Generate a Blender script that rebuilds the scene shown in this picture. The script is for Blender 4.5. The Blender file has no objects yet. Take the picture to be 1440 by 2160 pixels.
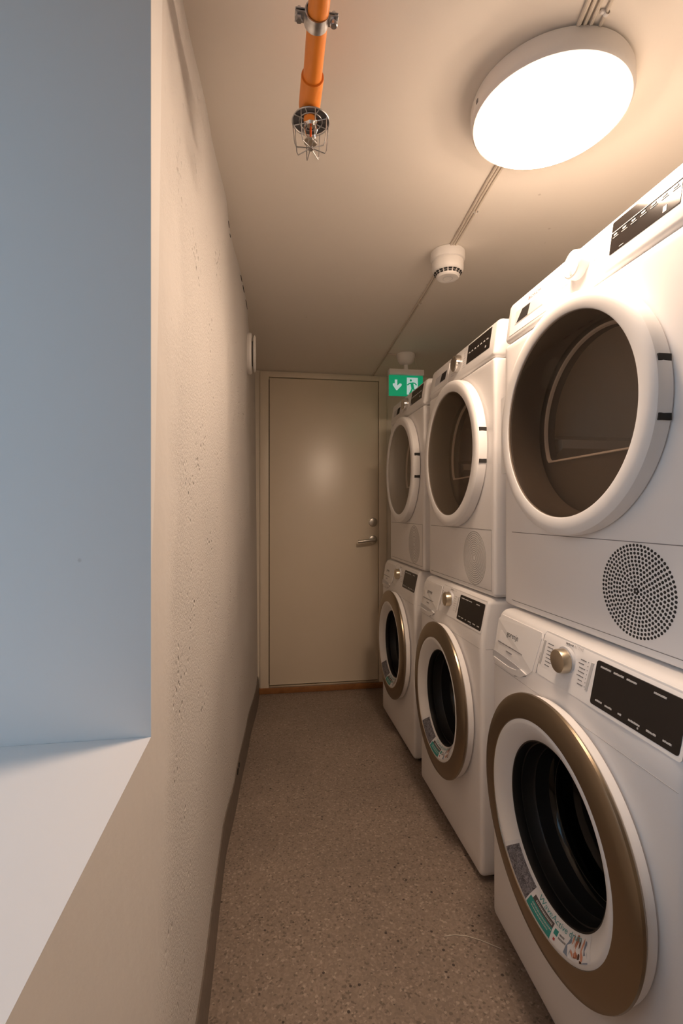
import bpy, bmesh, math, random
from mathutils import Vector, Matrix
random.seed(7)
C = bpy.context.scene.collection
PI = math.pi

# ---------------------------------------------------------------- camera, world, exposure
F = 1030.0
TH = math.atan(160 / F)
H_CAM = 1.112
cd = bpy.data.cameras.new('camera')
cam = bpy.data.objects.new('camera', cd)
C.objects.link(cam)
cam.location = (0, 0, H_CAM)
cam.rotation_euler = (PI / 2, 0, -TH)
cd.sensor_fit = 'VERTICAL'
cd.sensor_height = 36
cd.sensor_width = 24
cd.lens = F / 2160 * 36
cd.clip_start = 0.01
bpy.context.scene.camera = cam

w = bpy.data.worlds.new('world')
bpy.context.scene.world = w
w.use_nodes = True
wn = w.node_tree
wn.nodes['Background'].inputs[0].default_value = (0.50, 0.74, 1.0, 1)
wn.nodes['Background'].inputs[1].default_value = 2.0
# overcast sky above, dim ground below the horizon
_tc = wn.nodes.new('ShaderNodeTexCoord')
_sp = wn.nodes.new('ShaderNodeSeparateXYZ')
_cr = wn.nodes.new('ShaderNodeValToRGB')
_mr = wn.nodes.new('ShaderNodeMapRange')
_mr.inputs[1].default_value = -1.0
_mr.inputs[2].default_value = 1.0
_cr.color_ramp.elements[0].position = 0.46
_cr.color_ramp.elements[0].color = (0.20, 0.25, 0.29, 1)
_cr.color_ramp.elements[1].position = 0.54
_cr.color_ramp.elements[1].color = (0.47, 0.74, 1.0, 1)
wn.links.new(_tc.outputs['Generated'], _sp.inputs[0])
wn.links.new(_sp.outputs['Z'], _mr.inputs[0])
wn.links.new(_mr.outputs[0], _cr.inputs['Fac'])
wn.links.new(_cr.outputs['Color'], wn.nodes['Background'].inputs[0])
vs = bpy.context.scene.view_settings
vs.view_transform = 'Standard'
vs.look = 'None'
vs.gamma = 1
vs.use_curve_mapping = False
vs.exposure = 0.0
LAMP_STRENGTH = 74.0
LAMP_COLOR = (1.0, 0.742, 0.545, 1)
cy = bpy.context.scene.cycles
cy.max_bounces = 10
cy.diffuse_bounces = 6
cy.glossy_bounces = 4
cy.transparent_max_bounces = 12
cy.sample_clamp_indirect = 6
# ---------------------------------------------------------------- materials
def mat(name, col, rough=0.5, metal=0.0, spec=0.5, coat=0.0):
    m = bpy.data.materials.new(name)
    m.use_nodes = True
    b = m.node_tree.nodes['Principled BSDF']
    b.inputs['Base Color'].default_value = (*col, 1)
    b.inputs['Roughness'].default_value = rough
    b.inputs['Metallic'].default_value = metal
    b.inputs['Specular IOR Level'].default_value = spec
    b.inputs['Coat Weight'].default_value = coat
    return m

def N(m, t, **kw):
    n = m.node_tree.nodes.new(t)
    for k, v in kw.items():
        setattr(n, k, v)
    return n

def L(m, a, b):
    m.node_tree.links.new(a, b)

def bsdf(m):
    return m.node_tree.nodes['Principled BSDF']

def speckle(m, base_cols, scale, rough_bump=0.0):
    """fine noise variation of the base colour"""
    tc = N(m, 'ShaderNodeTexCoord')
    no = N(m, 'ShaderNodeTexNoise')
    no.inputs['Scale'].default_value = scale
    no.inputs['Detail'].default_value = 4
    cr = N(m, 'ShaderNodeValToRGB')
    cr.color_ramp.elements[0].position = 0.3
    cr.color_ramp.elements[1].position = 0.7
    cr.color_ramp.elements[0].color = (*base_cols[0], 1)
    cr.color_ramp.elements[1].color = (*base_cols[1], 1)
    L(m, tc.outputs['Object'], no.inputs['Vector'])
    L(m, no.outputs['Fac'], cr.inputs['Fac'])
    L(m, cr.outputs['Color'], bsdf(m).inputs['Base Color'])
    if rough_bump:
        bu = N(m, 'ShaderNodeBump')
        bu.inputs['Strength'].default_value = rough_bump
        bu.inputs['Distance'].default_value = 0.002
        L(m, no.outputs['Fac'], bu.inputs['Height'])
        L(m, bu.outputs['Normal'], bsdf(m).inputs['Normal'])
    return m

M = {}
M['enamel'] = speckle(mat('white enamel', (0.8, 0.8, 0.81), 0.45, spec=0.35), ((0.85, 0.83, 0.82), (0.87, 0.85, 0.84)), 3)
M['plastic'] = mat('white plastic', (0.85, 0.835, 0.825), 0.45, spec=0.4)
M['plastic_dim'] = mat('pale grey plastic', (0.62, 0.62, 0.64), 0.45)
M['bounce_damper'] = mat('grey bounce damper', (0.30, 0.295, 0.29), 0.5)  # added unseen sheet on the dryers, grey to cut lamp bounce onto the ceiling
M['print_grey'] = mat('grey print', (0.22, 0.21, 0.21), 0.6)
M['print_mid'] = mat('mid grey recess', (0.40, 0.385, 0.375), 0.6)
M['print_pale'] = mat('pale print', (0.55, 0.54, 0.53), 0.5)
M['print_dark'] = mat('dark print', (0.06, 0.055, 0.055), 0.6)
M['print_red'] = mat('red print', (0.45, 0.05, 0.05), 0.6)
M['black_gloss'] = mat('black glossy panel', (0.012, 0.009, 0.008), 0.12)
M['black_sat'] = mat('black satin panel', (0.013, 0.010, 0.009), 0.35)
M['dark_slot'] = mat('dark slot', (0.02, 0.018, 0.017), 0.7)
M['gasket'] = mat('dark rubber', (0.010, 0.0095, 0.010), 0.40)
M['chrome'] = mat('chrome', (0.78, 0.76, 0.74), 0.16, 1.0)
M['satin_steel'] = mat('satin steel', (0.66, 0.63, 0.58), 0.33, 1.0)
M['zinc'] = speckle(mat('zinc plated steel', (0.6, 0.6, 0.62), 0.32, 1.0), ((0.42, 0.42, 0.44), (0.72, 0.72, 0.73)), 60)
M['zinc_dark'] = mat('dark zinc', (0.16, 0.16, 0.17), 0.45, 0.8)
M['gold'] = mat('champagne metal', (0.33, 0.265, 0.19), 0.32, 1.0)
M['knob_gold'] = mat('champagne knob', (0.62, 0.53, 0.40), 0.3, 0.9)
M['drum'] = mat('drum steel', (0.84, 0.80, 0.75), 0.5, 0.0)
M['drum_dark'] = mat('drum steel dark', (0.20, 0.18, 0.17), 0.35, 0.9)
M['bulkhead'] = mat('dryer bulkhead', (0.15, 0.132, 0.118), 0.5)
M['orange'] = speckle(mat('orange pipe plastic', (0.8, 0.25, 0.03), 0.38), ((0.78, 0.235, 0.025), (0.83, 0.265, 0.035)), 20)
M['white_metal'] = mat('white lacquered metal', (0.86, 0.835, 0.81), 0.4)
M['cable'] = mat('cable sheath painted over', (0.70, 0.63, 0.54), 0.5)
M['threshold'] = speckle(mat('varnished wood threshold', (0.3, 0.13, 0.04), 0.4), ((0.26, 0.11, 0.035), (0.34, 0.15, 0.05)), 30)
M['steel_strip'] = mat('threshold strip', (0.62, 0.55, 0.45), 0.35, 0.8)
M['door'] = speckle(mat('cream lacquer', (0.66, 0.57, 0.43), 0.36, coat=1.0), ((0.83, 0.735, 0.59), (0.845, 0.75, 0.605)), 6)
bsdf(M['door']).inputs['Coat Roughness'].default_value = 0.34
bsdf(M['door']).inputs['Coat IOR'].default_value = 1.7
M['door_frame'] = mat('cream frame paint', (0.83, 0.745, 0.615), 0.4)
M['base'] = speckle(mat('grey brown vinyl skirting', (0.17, 0.14, 0.115), 0.5), ((0.15, 0.125, 0.105), (0.19, 0.155, 0.13)), 40)
M['crack'] = mat('dark crack', (0.015, 0.012, 0.01), 0.9)
M['amber'] = mat('amber glass bulb', (0.75, 0.12, 0.02), 0.15)
M['teal'] = mat('teal sticker', (0.03, 0.28, 0.25), 0.5)
M['teal_dark'] = mat('dark sticker band', (0.09, 0.075, 0.075), 0.5)
M['teal_text'] = mat('teal lettering', (0.10, 0.36, 0.36), 0.5)
M['pic_blue'] = mat('blue print', (0.20, 0.25, 0.34), 0.5)
M['pic_brown'] = mat('rust print', (0.35, 0.12, 0.06), 0.5)
M['pic_orange'] = mat('orange print', (0.62, 0.28, 0.18), 0.5)
M['pic_dark'] = mat('dark brown print', (0.10, 0.05, 0.035), 0.5)
M['pic_white'] = mat('white print', (0.78, 0.78, 0.80), 0.5)
M['thread'] = mat('pale thread', (0.6, 0.55, 0.48), 0.7)
m = speckle(mat('grey photo print', (0.2, 0.2, 0.2), 0.4), ((0.02, 0.02, 0.03), (0.30, 0.29, 0.32)), 140)
m.node_tree.nodes['Noise Texture'].inputs['Detail'].default_value = 8
m.node_tree.nodes['Noise Texture'].inputs['Distortion'].default_value = 2.0
M['photo'] = m

def tinted(name, tint, rough=0.02, ior=1.5):
    m = bpy.data.materials.new(name)
    m.use_nodes = True
    nt = m.node_tree
    nt.nodes.remove(nt.nodes['Principled BSDF'])
    tr = nt.nodes.new('ShaderNodeBsdfTransparent')
    tr.inputs[0].default_value = (*tint, 1)
    gl = nt.nodes.new('ShaderNodeBsdfGlossy')
    gl.inputs['Roughness'].default_value = rough
    # two-sided Schlick reflectance
    ge = nt.nodes.new('ShaderNodeNewGeometry')
    dt = nt.nodes.new('ShaderNodeVectorMath'); dt.operation = 'DOT_PRODUCT'
    nt.links.new(ge.outputs['Normal'], dt.inputs[0]); nt.links.new(ge.outputs['Incoming'], dt.inputs[1])
    ab = nt.nodes.new('ShaderNodeMath'); ab.operation = 'ABSOLUTE'
    nt.links.new(dt.outputs['Value'], ab.inputs[0])
    om = nt.nodes.new('ShaderNodeMath'); om.operation = 'SUBTRACT'; om.inputs[0].default_value = 1.0; om.use_clamp = True
    nt.links.new(ab.outputs[0], om.inputs[1])
    pw = nt.nodes.new('ShaderNodeMath'); pw.operation = 'POWER'; pw.inputs[1].default_value = 5.0
    nt.links.new(om.outputs[0], pw.inputs[0])
    f0 = ((ior - 1) / (ior + 1)) ** 2
    fr = nt.nodes.new('ShaderNodeMath'); fr.operation = 'MULTIPLY_ADD'; fr.inputs[1].default_value = 1 - f0; fr.inputs[2].default_value = f0
    nt.links.new(pw.outputs[0], fr.inputs[0])
    mx = nt.nodes.new('ShaderNodeMixShader')
    nt.links.new(fr.outputs[0], mx.inputs[0])
    nt.links.new(tr.outputs[0], mx.inputs[1])
    nt.links.new(gl.outputs[0], mx.inputs[2])
    nt.links.new(mx.outputs[0], nt.nodes['Material Output'].inputs[0])
    return m
M['dryer_glass'] = tinted('brown tinted door glass', (0.86, 0.81, 0.76), 0.03, 1.5)
M['washer_glass'] = tinted('dark porthole glass', (0.42, 0.40, 0.38), 0.02, 1.5)
M['clear_glass'] = tinted('clear glass', (0.93, 0.95, 0.96), 0.01, 1.45)

def emis(name, col, s):
    m = bpy.data.materials.new(name)
    m.use_nodes = True
    b = m.node_tree.nodes['Principled BSDF']
    b.inputs['Base Color'].default_value = (*col[:3], 1)
    b.inputs['Emission Color'].default_value = (*col[:3], 1)
    b.inputs['Emission Strength'].default_value = s
    b.inputs['Roughness'].default_value = 0.5
    return m
M['diffuser'] = emis('lit opal diffuser', LAMP_COLOR, LAMP_STRENGTH)
M['sign_green'] = emis('backlit green', (0.0, 0.27, 0.12), 0.7)
M['sign_white'] = emis('backlit white', (0.60, 0.80, 0.78), 0.45)

# plaster: smooth near the window corner, rough and pitted further along
def plaster(name, col, rough_amt):
    m = mat(name, col, 0.75, spec=0.25)
    tc = N(m, 'ShaderNodeTexCoord')
    n1 = N(m, 'ShaderNodeTexNoise'); n1.inputs['Scale'].default_value = 190; n1.inputs['Detail'].default_value = 5; n1.inputs['Roughness'].default_value = 0.65
    n2 = N(m, 'ShaderNodeTexNoise'); n2.inputs['Scale'].default_value = 9; n2.inputs['Detail'].default_value = 6
    n3 = N(m, 'ShaderNodeTexNoise'); n3.inputs['Scale'].default_value = 3.2; n3.inputs['Detail'].default_value = 3
    vo = N(m, 'ShaderNodeTexVoronoi'); vo.inputs['Scale'].default_value = 60; vo.inputs['Randomness'].default_value = 1.0
    for n in (n1, n2, n3, vo):
        L(m, tc.outputs['Object'], n.inputs['Vector'])
    # pits where voronoi distance is small and the big noise is high
    pit = N(m, 'ShaderNodeMapRange'); pit.inputs[1].default_value = 0.06; pit.inputs[2].default_value = 0.30; pit.inputs[3].default_value = 1.0; pit.inputs[4].default_value = 0.0
    L(m, vo.outputs['Distance'], pit.inputs[0])
    msk = N(m, 'ShaderNodeMapRange'); msk.inputs[1].default_value = 0.53; msk.inputs[2].default_value = 0.66
    L(m, n2.outputs['Fac'], msk.inputs[0])
    pm = N(m, 'ShaderNodeMath', operation='MULTIPLY')
    L(m, pit.outputs[0], pm.inputs[0]); L(m, msk.outputs[0], pm.inputs[1])
    # zone mask along the wall: Y from the smooth corner band to the rough area, broken up by noise
    sp = N(m, 'ShaderNodeSeparateXYZ')
    L(m, tc.outputs['Object'], sp.inputs[0])
    ad = N(m, 'ShaderNodeMath', operation='MULTIPLY_ADD'); ad.inputs[1].default_value = 0.35
    L(m, n3.outputs['Fac'], ad.inputs[0]); L(m, sp.outputs['Y'], ad.inputs[2])
    zn = N(m, 'ShaderNodeMapRange'); zn.inputs[1].default_value = 0.86; zn.inputs[2].default_value = 0.96
    L(m, ad.outputs[0], zn.inputs[0])
    # height
    a1 = N(m, 'ShaderNodeMath', operation='MULTIPLY'); a1.inputs[1].default_value = 0.55
    L(m, n1.outputs['Fac'], a1.inputs[0])
    a2 = N(m, 'ShaderNodeMath', operation='SUBTRACT')
    L(m, a1.outputs[0], a2.inputs[0]); L(m, pm.outputs[0], a2.inputs[1])
    a3 = N(m, 'ShaderNodeMath', operation='MULTIPLY')
    L(m, a2.outputs[0], a3.inputs[0]); L(m, zn.outputs[0], a3.inputs[1])
    a4 = N(m, 'ShaderNodeMath', operation='MULTIPLY_ADD'); a4.inputs[1].default_value = 0.5
    L(m, n2.outputs['Fac'], a4.inputs[0]); L(m, a3.outputs[0], a4.inputs[2])
    bu = N(m, 'ShaderNodeBump'); bu.inputs['Strength'].default_value = rough_amt; bu.inputs['Distance'].default_value = 0.0065
    L(m, a4.outputs[0], bu.inputs['Height'])
    L(m, bu.outputs['Normal'], bsdf(m).inputs['Normal'])
    # small dark holes
    hm = N(m, 'ShaderNodeMath', operation='MULTIPLY')
    L(m, pm.outputs[0], hm.inputs[0]); L(m, zn.outputs[0], hm.inputs[1])
    hr = N(m, 'ShaderNodeMapRange'); hr.inputs[1].default_value = 0.55; hr.inputs[2].default_value = 1.0; hr.inputs[4].default_value = 0.6
    L(m, hm.outputs[0], hr.inputs[0])
    mx = N(m, 'ShaderNodeMix', data_type='RGBA')
    mx.inputs[6].default_value = (*col, 1)
    mx.inputs[7].default_value = (0.30, 0.22, 0.15, 1)
    L(m, hr.outputs[0], mx.inputs[0])
    L(m, mx.outputs[2], bsdf(m).inputs['Base Color'])
    return m
M['wall'] = plaster('rough painted plaster', (0.68, 0.65, 0.625), 1.0)

def smooth_plaster(name, col, scale=8, strength=0.15):
    m = mat(name, col, 0.7, spec=0.25)
    tc = N(m, 'ShaderNodeTexCoord')
    n = N(m, 'ShaderNodeTexNoise'); n.inputs['Scale'].default_value = scale; n.inputs['Detail'].default_value = 8
    L(m, tc.outputs['Object'], n.inputs['Vector'])
    bu = N(m, 'ShaderNodeBump'); bu.inputs['Strength'].default_value = strength; bu.inputs['Distance'].default_value = 0.004
    L(m, n.outputs['Fac'], bu.inputs['Height']); L(m, bu.outputs['Normal'], bsdf(m).inputs['Normal'])
    vo = N(m, 'ShaderNodeTexVoronoi'); vo.inputs['Scale'].default_value = scale * 1.4
    L(m, tc.outputs['Object'], vo.inputs['Vector'])
    mr = N(m, 'ShaderNodeMapRange'); mr.inputs[1].default_value = 0.02; mr.inputs[2].default_value = 0.035; mr.inputs[3].default_value = 0.35; mr.inputs[4].default_value = 0.0
    L(m, vo.outputs['Distance'], mr.inputs[0])
    mx = N(m, 'ShaderNodeMix', data_type='RGBA')
    mx.inputs[6].default_value = (*col, 1)
    mx.inputs[7].default_value = (col[0] * .5, col[1] * .45, col[2] * .4, 1)
    L(m, mr.outputs[0], mx.inputs[0]); L(m, mx.outputs[2], bsdf(m).inputs['Base Color'])
    return m
M['ceiling'] = smooth_plaster('ceiling paint', (0.88, 0.825, 0.755), 5, 0.12)
M['reveal'] = smooth_plaster('window reveal paint', (0.74, 0.73, 0.72), 7, 0.2)
M['sill'] = smooth_plaster('window sill paint', (0.73, 0.695, 0.67), 7, 0.2)
M['backwall'] = smooth_plaster('end wall paint', (0.80, 0.735, 0.635), 6, 0.1)

# speckled vinyl floor
m = mat('speckled vinyl floor', (0.2, 0.16, 0.13), 0.5)
tc = N(m, 'ShaderNodeTexCoord')
v1 = N(m, 'ShaderNodeTexVoronoi'); v1.inputs['Scale'].default_value = 190
v2 = N(m, 'ShaderNodeTexVoronoi'); v2.inputs['Scale'].default_value = 70
n1 = N(m, 'ShaderNodeTexNoise'); n1.inputs['Scale'].default_value = 2.5; n1.inputs['Detail'].default_value = 3
for n in (v1, v2, n1):
    L(m, tc.outputs['Object'], n.inputs['Vector'])
sc_ = N(m, 'ShaderNodeSeparateColor')
L(m, v1.outputs['Color'], sc_.inputs[0])
cr = N(m, 'ShaderNodeValToRGB')
cr.color_ramp.interpolation = 'CONSTANT'
els = cr.color_ramp.elements
els[0].position = 0.0; els[0].color = (0.155, 0.122, 0.10, 1)
els[1].position = 0.06; els[1].color = (0.225, 0.178, 0.146, 1)
for p, c_ in ((0.30, (0.27, 0.212, 0.172, 1)), (0.55, (0.245, 0.195, 0.16, 1)), (0.78, (0.30, 0.235, 0.195, 1)), (0.95, (0.38, 0.305, 0.25, 1))):
    e = els.new(p); e.color = c_
L(m, sc_.outputs[0], cr.inputs['Fac'])
s2 = N(m, 'ShaderNodeSeparateColor'); L(m, v2.outputs['Color'], s2.inputs[0])
gt = N(m, 'ShaderNodeMath', operation='GREATER_THAN'); gt.inputs[1].default_value = 0.965
L(m, s2.outputs[1], gt.inputs[0])
lt = N(m, 'ShaderNodeMath', operation='LESS_THAN'); lt.inputs[1].default_value = 0.26
L(m, v2.outputs['Distance'], lt.inputs[0])
mm = N(m, 'ShaderNodeMath', operation='MULTIPLY'); L(m, gt.outputs[0], mm.inputs[0]); L(m, lt.outputs[0], mm.inputs[1])
mx = N(m, 'ShaderNodeMix', data_type='RGBA'); mx.inputs[7].default_value = (0.06, 0.047, 0.04, 1)
L(m, mm.outputs[0], mx.inputs[0]); L(m, cr.outputs['Color'], mx.inputs[6])
mr = N(m, 'ShaderNodeMapRange'); mr.inputs[1].default_value = 0.3; mr.inputs[2].default_value = 0.7; mr.inputs[3].default_value = 0.88; mr.inputs[4].default_value = 1.1
L(m, n1.outputs['Fac'], mr.inputs[0])
mu = N(m, 'ShaderNodeMix', data_type='RGBA', blend_type='MULTIPLY'); mu.inputs[0].default_value = 1.0
L(m, mx.outputs[2], mu.inputs[6]); L(m, mr.outputs[0], mu.inputs[7])
L(m, mu.outputs[2], bsdf(m).inputs['Base Color'])
M['floor'] = m

# ---------------------------------------------------------------- mesh helpers
def finish(name, bm, material, parent=None, smooth=35, kind=None, label=None):
    bmesh.ops.recalc_face_normals(bm, faces=bm.faces)
    me = bpy.data.meshes.new(name)
    bm.to_mesh(me)
    bm.free()
    if smooth:
        me.polygons.foreach_set('use_smooth', [True] * len(me.polygons))
        me.set_sharp_from_angle(angle=math.radians(smooth))
    mats = material if isinstance(material, (list, tuple)) else [material]
    for k in mats:
        me.materials.append(M[k])
    o = bpy.data.objects.new(name, me)
    C.objects.link(o)
    if parent:
        o.parent = parent
    if kind:
        o['kind'] = kind
    if label:
        o['label'] = label
    return o

def thing(name, label, cat, loc=(0, 0, 0), rz=0.0, group=None):
    o = bpy.data.objects.new(name, None)
    o.empty_display_size = 0.05
    C.objects.link(o)
    o.location = loc
    o.rotation_euler = (0, 0, rz)
    o['label'] = label
    o['category'] = cat
    if group:
        o['group'] = group
    return o

def tag(o, label, cat, group=None):
    o['label'] = label
    o['category'] = cat
    if group:
        o['group'] = group
    return o

def box(bm, x0, x1, y0, y1, z0, z1, bev=0.0, seg=2):
    g = bmesh.ops.create_cube(bm, size=1)
    vs_ = g['verts']
    for v in vs_:
        v.co = Vector(((x0 + x1) / 2 + v.co.x * (x1 - x0), (y0 + y1) / 2 + v.co.y * (y1 - y0), (z0 + z1) / 2 + v.co.z * (z1 - z0)))
    if bev:
        es = list({e for v in vs_ for e in v.link_edges})
        bmesh.ops.bevel(bm, geom=es, offset=bev, segments=seg, profile=0.5, affect='EDGES')

def lathe(bm, prof, origin, axis='y', n=96, closed=False, mat_idx=0, a0=0.0):
    """revolve (r, t) profile about an axis through origin; t runs along the axis"""
    rings = []
    ox, oy, oz = origin
    for r, t in prof:
        if r < 1e-6:
            p = {'y': (ox, oy + t, oz), 'z': (ox, oy, oz + t), 'x': (ox + t, oy, oz)}[axis]
            rings.append([bm.verts.new(p)])
            continue
        ring = []
        for i in range(n):
            a = a0 + 2 * PI * i / n
            cx, sx = r * math.cos(a), r * math.sin(a)
            p = {'y': (ox + cx, oy + t, oz + sx), 'z': (ox + cx, oy + sx, oz + t), 'x': (ox + t, oy + cx, oz + sx)}[axis]
            ring.append(bm.verts.new(p))
        rings.append(ring)
    pairs = list(zip(rings[:-1], rings[1:]))
    if closed:
        pairs.append((rings[-1], rings[0]))
    for a, b in pairs:
        if len(a) == 1 and len(b) == 1:
            continue
        for i in range(n):
            j = (i + 1) % n
            if len(a) == 1:
                f = bm.faces.new((a[0], b[i], b[j]))
            elif len(b) == 1:
                f = bm.faces.new((a[i], b[0], a[j]))
            else:
                f = bm.faces.new((a[i], b[i], b[j], a[j]))
            f.material_index = mat_idx

def tube(bm, pts, r, n=10, cap=True):
    pts = [Vector(p) for p in pts]
    rings = []
    up = Vector((0, 0, 1))
    for i, p in enumerate(pts):
        d = (pts[min(i + 1, len(pts) - 1)] - pts[max(i - 1, 0)]).normalized()
        ref = up if abs(d.dot(up)) < 0.95 else Vector((1, 0, 0))
        s = d.cross(ref).normalized()
        t = s.cross(d).normalized()
        rings.append([bm.verts.new(p + s * (r * math.cos(2 * PI * k / n)) + t * (r * math.sin(2 * PI * k / n))) for k in range(n)])
    for a, b in zip(rings[:-1], rings[1:]):
        for k in range(n):
            bm.faces.new((a[k], a[(k + 1) % n], b[(k + 1) % n], b[k]))
    if cap:
        bm.faces.new(rings[0][::-1])
        bm.faces.new(rings[-1])

def prism(bm, pts, fn, t0, t1, mat_idx=0):
    """extrude a 2D outline from height t0 to t1 over the surface mapping fn(a, b, t)"""
    lo = [bm.verts.new(fn(a, b, t0)) for a, b in pts]
    hi = [bm.verts.new(fn(a, b, t1)) for a, b in pts]
    n = len(pts)
    bm.faces.new(hi).material_index = mat_idx
    bm.faces.new(lo[::-1]).material_index = mat_idx
    for i in range(n):
        bm.faces.new((lo[i], lo[(i + 1) % n], hi[(i + 1) % n], hi[i])).material_index = mat_idx

def rrect(x0, x1, y0, y1, r, k=5):
    out = []
    for cx, cy_, a in ((x1 - r, y1 - r, 0), (x0 + r, y1 - r, 90), (x0 + r, y0 + r, 180), (x1 - r, y0 + r, 270)):
        for i in range(k + 1):
            t = math.radians(a + 90 * i / k)
            out.append((cx + r * math.cos(t), cy_ + r * math.sin(t)))
    return out

_text_cache = {}
def text_geo(s):
    if s not in _text_cache:
        cu = bpy.data.curves.new('t', 'FONT')
        cu.body = s
        cu.size = 1.0
        cu.resolution_u = 3
        o = bpy.data.objects.new('t', cu)
        C.objects.link(o)
        dg = bpy.context.evaluated_depsgraph_get()
        me = o.evaluated_get(dg).to_mesh()
        vsx = [tuple(v.co) for v in me.vertices]
        fs = [tuple(p.vertices) for p in me.polygons]
        o.evaluated_get(dg).to_mesh_clear()
        bpy.data.objects.remove(o)
        bpy.data.curves.remove(cu)
        _text_cache[s] = (vsx, fs)
    return _text_cache[s]

def add_text(bm, s, fn, height, a0, b0, t, width=None, center=False):
    """lay text on the surface fn: a to the right, b up"""
    vsx, fs = text_geo(s)
    xs = [v[0] for v in vsx]
    x0, x1 = min(xs), max(xs)
    kx = height if width is None else width / (x1 - x0)
    off = (x0 + x1) / 2 if center else x0
    vv = [bm.verts.new(fn(a0 + (x - off) * kx, b0 + y * height, t)) for x, y, _ in vsx]
    for f in fs:
        try:
            bm.faces.new([vv[i] for i in f])
        except ValueError:
            pass

# ---------------------------------------------------------------- room shell
Yb = 3.035          # end wall plane
Hc = 1.98           # ceiling
XR = 1.34           # right wall behind the machines
YF = -1.5           # wall behind the camera
WX0, WX1 = -0.66, -0.14   # window niche
WY0, WY1 = -0.45, 0.635
SZ = 0.833

def lerp_tab(tab, y):
    if y <= tab[0][0]:
        return tab[0][1]
    for (a, va), (b, vb) in zip(tab[:-1], tab[1:]):
        if y <= b:
            t = (y - a) / (b - a)
            t = t * t * (3 - 2 * t) * 0.5 + t * 0.5
            return va + (vb - va) * t
    return tab[-1][1]
BOT = [(0.0, -0.140), (0.63, -0.140), (1.09, -0.136), (1.6, -0.138), (1.9, -0.118), (2.42, -0.086), (2.88, -0.052), (3.1, -0.045)]
TOP = [(0.0, -0.140), (0.65, -0.141), (0.86, -0.139), (1.15, -0.128), (1.4, -0.106), (2.06, -0.080), (2.9, -0.069), (3.1, -0.062)]
rnd = random.Random(3)
def wall_x(y, z):
    t = max(0, min(1, z / Hc))
    x = lerp_tab(BOT, y) * (1 - t) + lerp_tab(TOP, y) * t
    k = max(0, min(1, (y - 0.8) / 0.4)) * max(0, min(1, (3.0 - y) / 0.3)) * (0.15 + 0.85 * min(1, z / 0.5))
    x += k * 0.0035 * (math.sin(y * 7.3 + z * 3.1) + math.sin(z * 8.7 - y * 4.2 + 1) * 0.8 + math.sin(y * 17 + z * 11) * 0.35)
    return x

bm = bmesh.new()
box(bm, -0.76, XR + 0.1, YF - 0.1, Yb + 0.12, -0.08, 0.0)
finish('floor', bm, 'floor', kind='structure', smooth=0)
bm = bmesh.new()
box(bm, -0.76, XR + 0.1, YF - 0.1, Yb + 0.12, Hc, Hc + 0.1)
finish('ceiling', bm, 'ceiling', kind='structure', smooth=0)
bm = bmesh.new()
box(bm, XR, XR + 0.1, YF, Yb + 0.1, 0, Hc)
finish('wall_right', bm, 'backwall', kind='structure', smooth=0)
bm = bmesh.new()
box(bm, -0.60, XR, YF - 0.1, YF, 0, Hc)
finish('wall_front', bm, 'backwall', kind='structure', smooth=0)

# left wall: uneven plaster with a ragged upper edge
bm = bmesh.new()
ys = [WY1 + i * (Yb - WY1) / 110 for i in range(111)]
zs = [i * Hc / 60 for i in range(61)]
grid = []
for y in ys:
    row = []
    for z in zs:
        yy = y
        row.append(bm.verts.new((wall_x(y, z), yy, z)))
    grid.append(row)
for i in range(len(ys) - 1):
    for j in range(len(zs) - 1):
        bm.faces.new((grid[i][j], grid[i + 1][j], grid[i + 1][j + 1], grid[i][j + 1]))
# apron below the window and the wall on the near side of it
def quad(bm, a, b, c, d):
    bm.faces.new([bm.verts.new(p) for p in (a, b, c, d)])
quad(bm, (-0.14, WY0, 0), (-0.14, WY1, 0), (-0.14, WY1, SZ), (-0.14, WY0, SZ))
quad(bm, (-0.14, YF, 0), (-0.14, WY0, 0), (-0.14, WY0, Hc), (-0.14, YF, Hc))
wl = finish('wall_left', bm, 'wall', kind='structure', smooth=60)
# niche: reveals and soffit, smooth paint
bm = bmesh.new()
box(bm, WX0 - 0.06, -0.1405, WY1 + 0.0005, WY1 + 0.1, 0, Hc)
box(bm, WX0 - 0.06, -0.1405, WY0 - 0.1, WY0 - 0.0005, 0, Hc)
box(bm, WX0 - 0.06, -0.141, WY0, WY1, 1.915, Hc)
box(bm, WX0 - 0.06, -0.145, WY0, WY1, 0, SZ - 0.03)
finish('window_reveal', bm, 'reveal', wl, smooth=0, label='smooth window reveal in blue-grey daylight')
# dark gaps between wall top and ceiling
for (y, ln, dz, hh) in ((1.47, 0.035, 0.012, 0.006), (1.53, 0.02, 0.016, 0.006), (1.80, 0.05, 0.012, 0.013), (1.88, 0.06, 0.012, 0.014), (2.00, 0.09, 0.014, 0.012)):
    bm = bmesh.new()
    pts = []
    r_ = random.Random(int(y * 100))
    for i in range(7):
        pts.append((y + ln * i / 6, Hc - dz + hh * 0.5 * r_.uniform(0.4, 1) * math.sin(PI * (i + .5) / 7)))
    for i in range(6, -1, -1):
        pts.append((y + ln * i / 6, Hc - dz - hh * 0.5 * r_.uniform(0.4, 1) * math.sin(PI * (i + .5) / 7)))
    prism(bm, pts, lambda a, b, t: (wall_x(a, b) + t, a, b), -0.004, 0.0012)
    finish('crack', bm, 'crack', wl, smooth=0)

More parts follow.
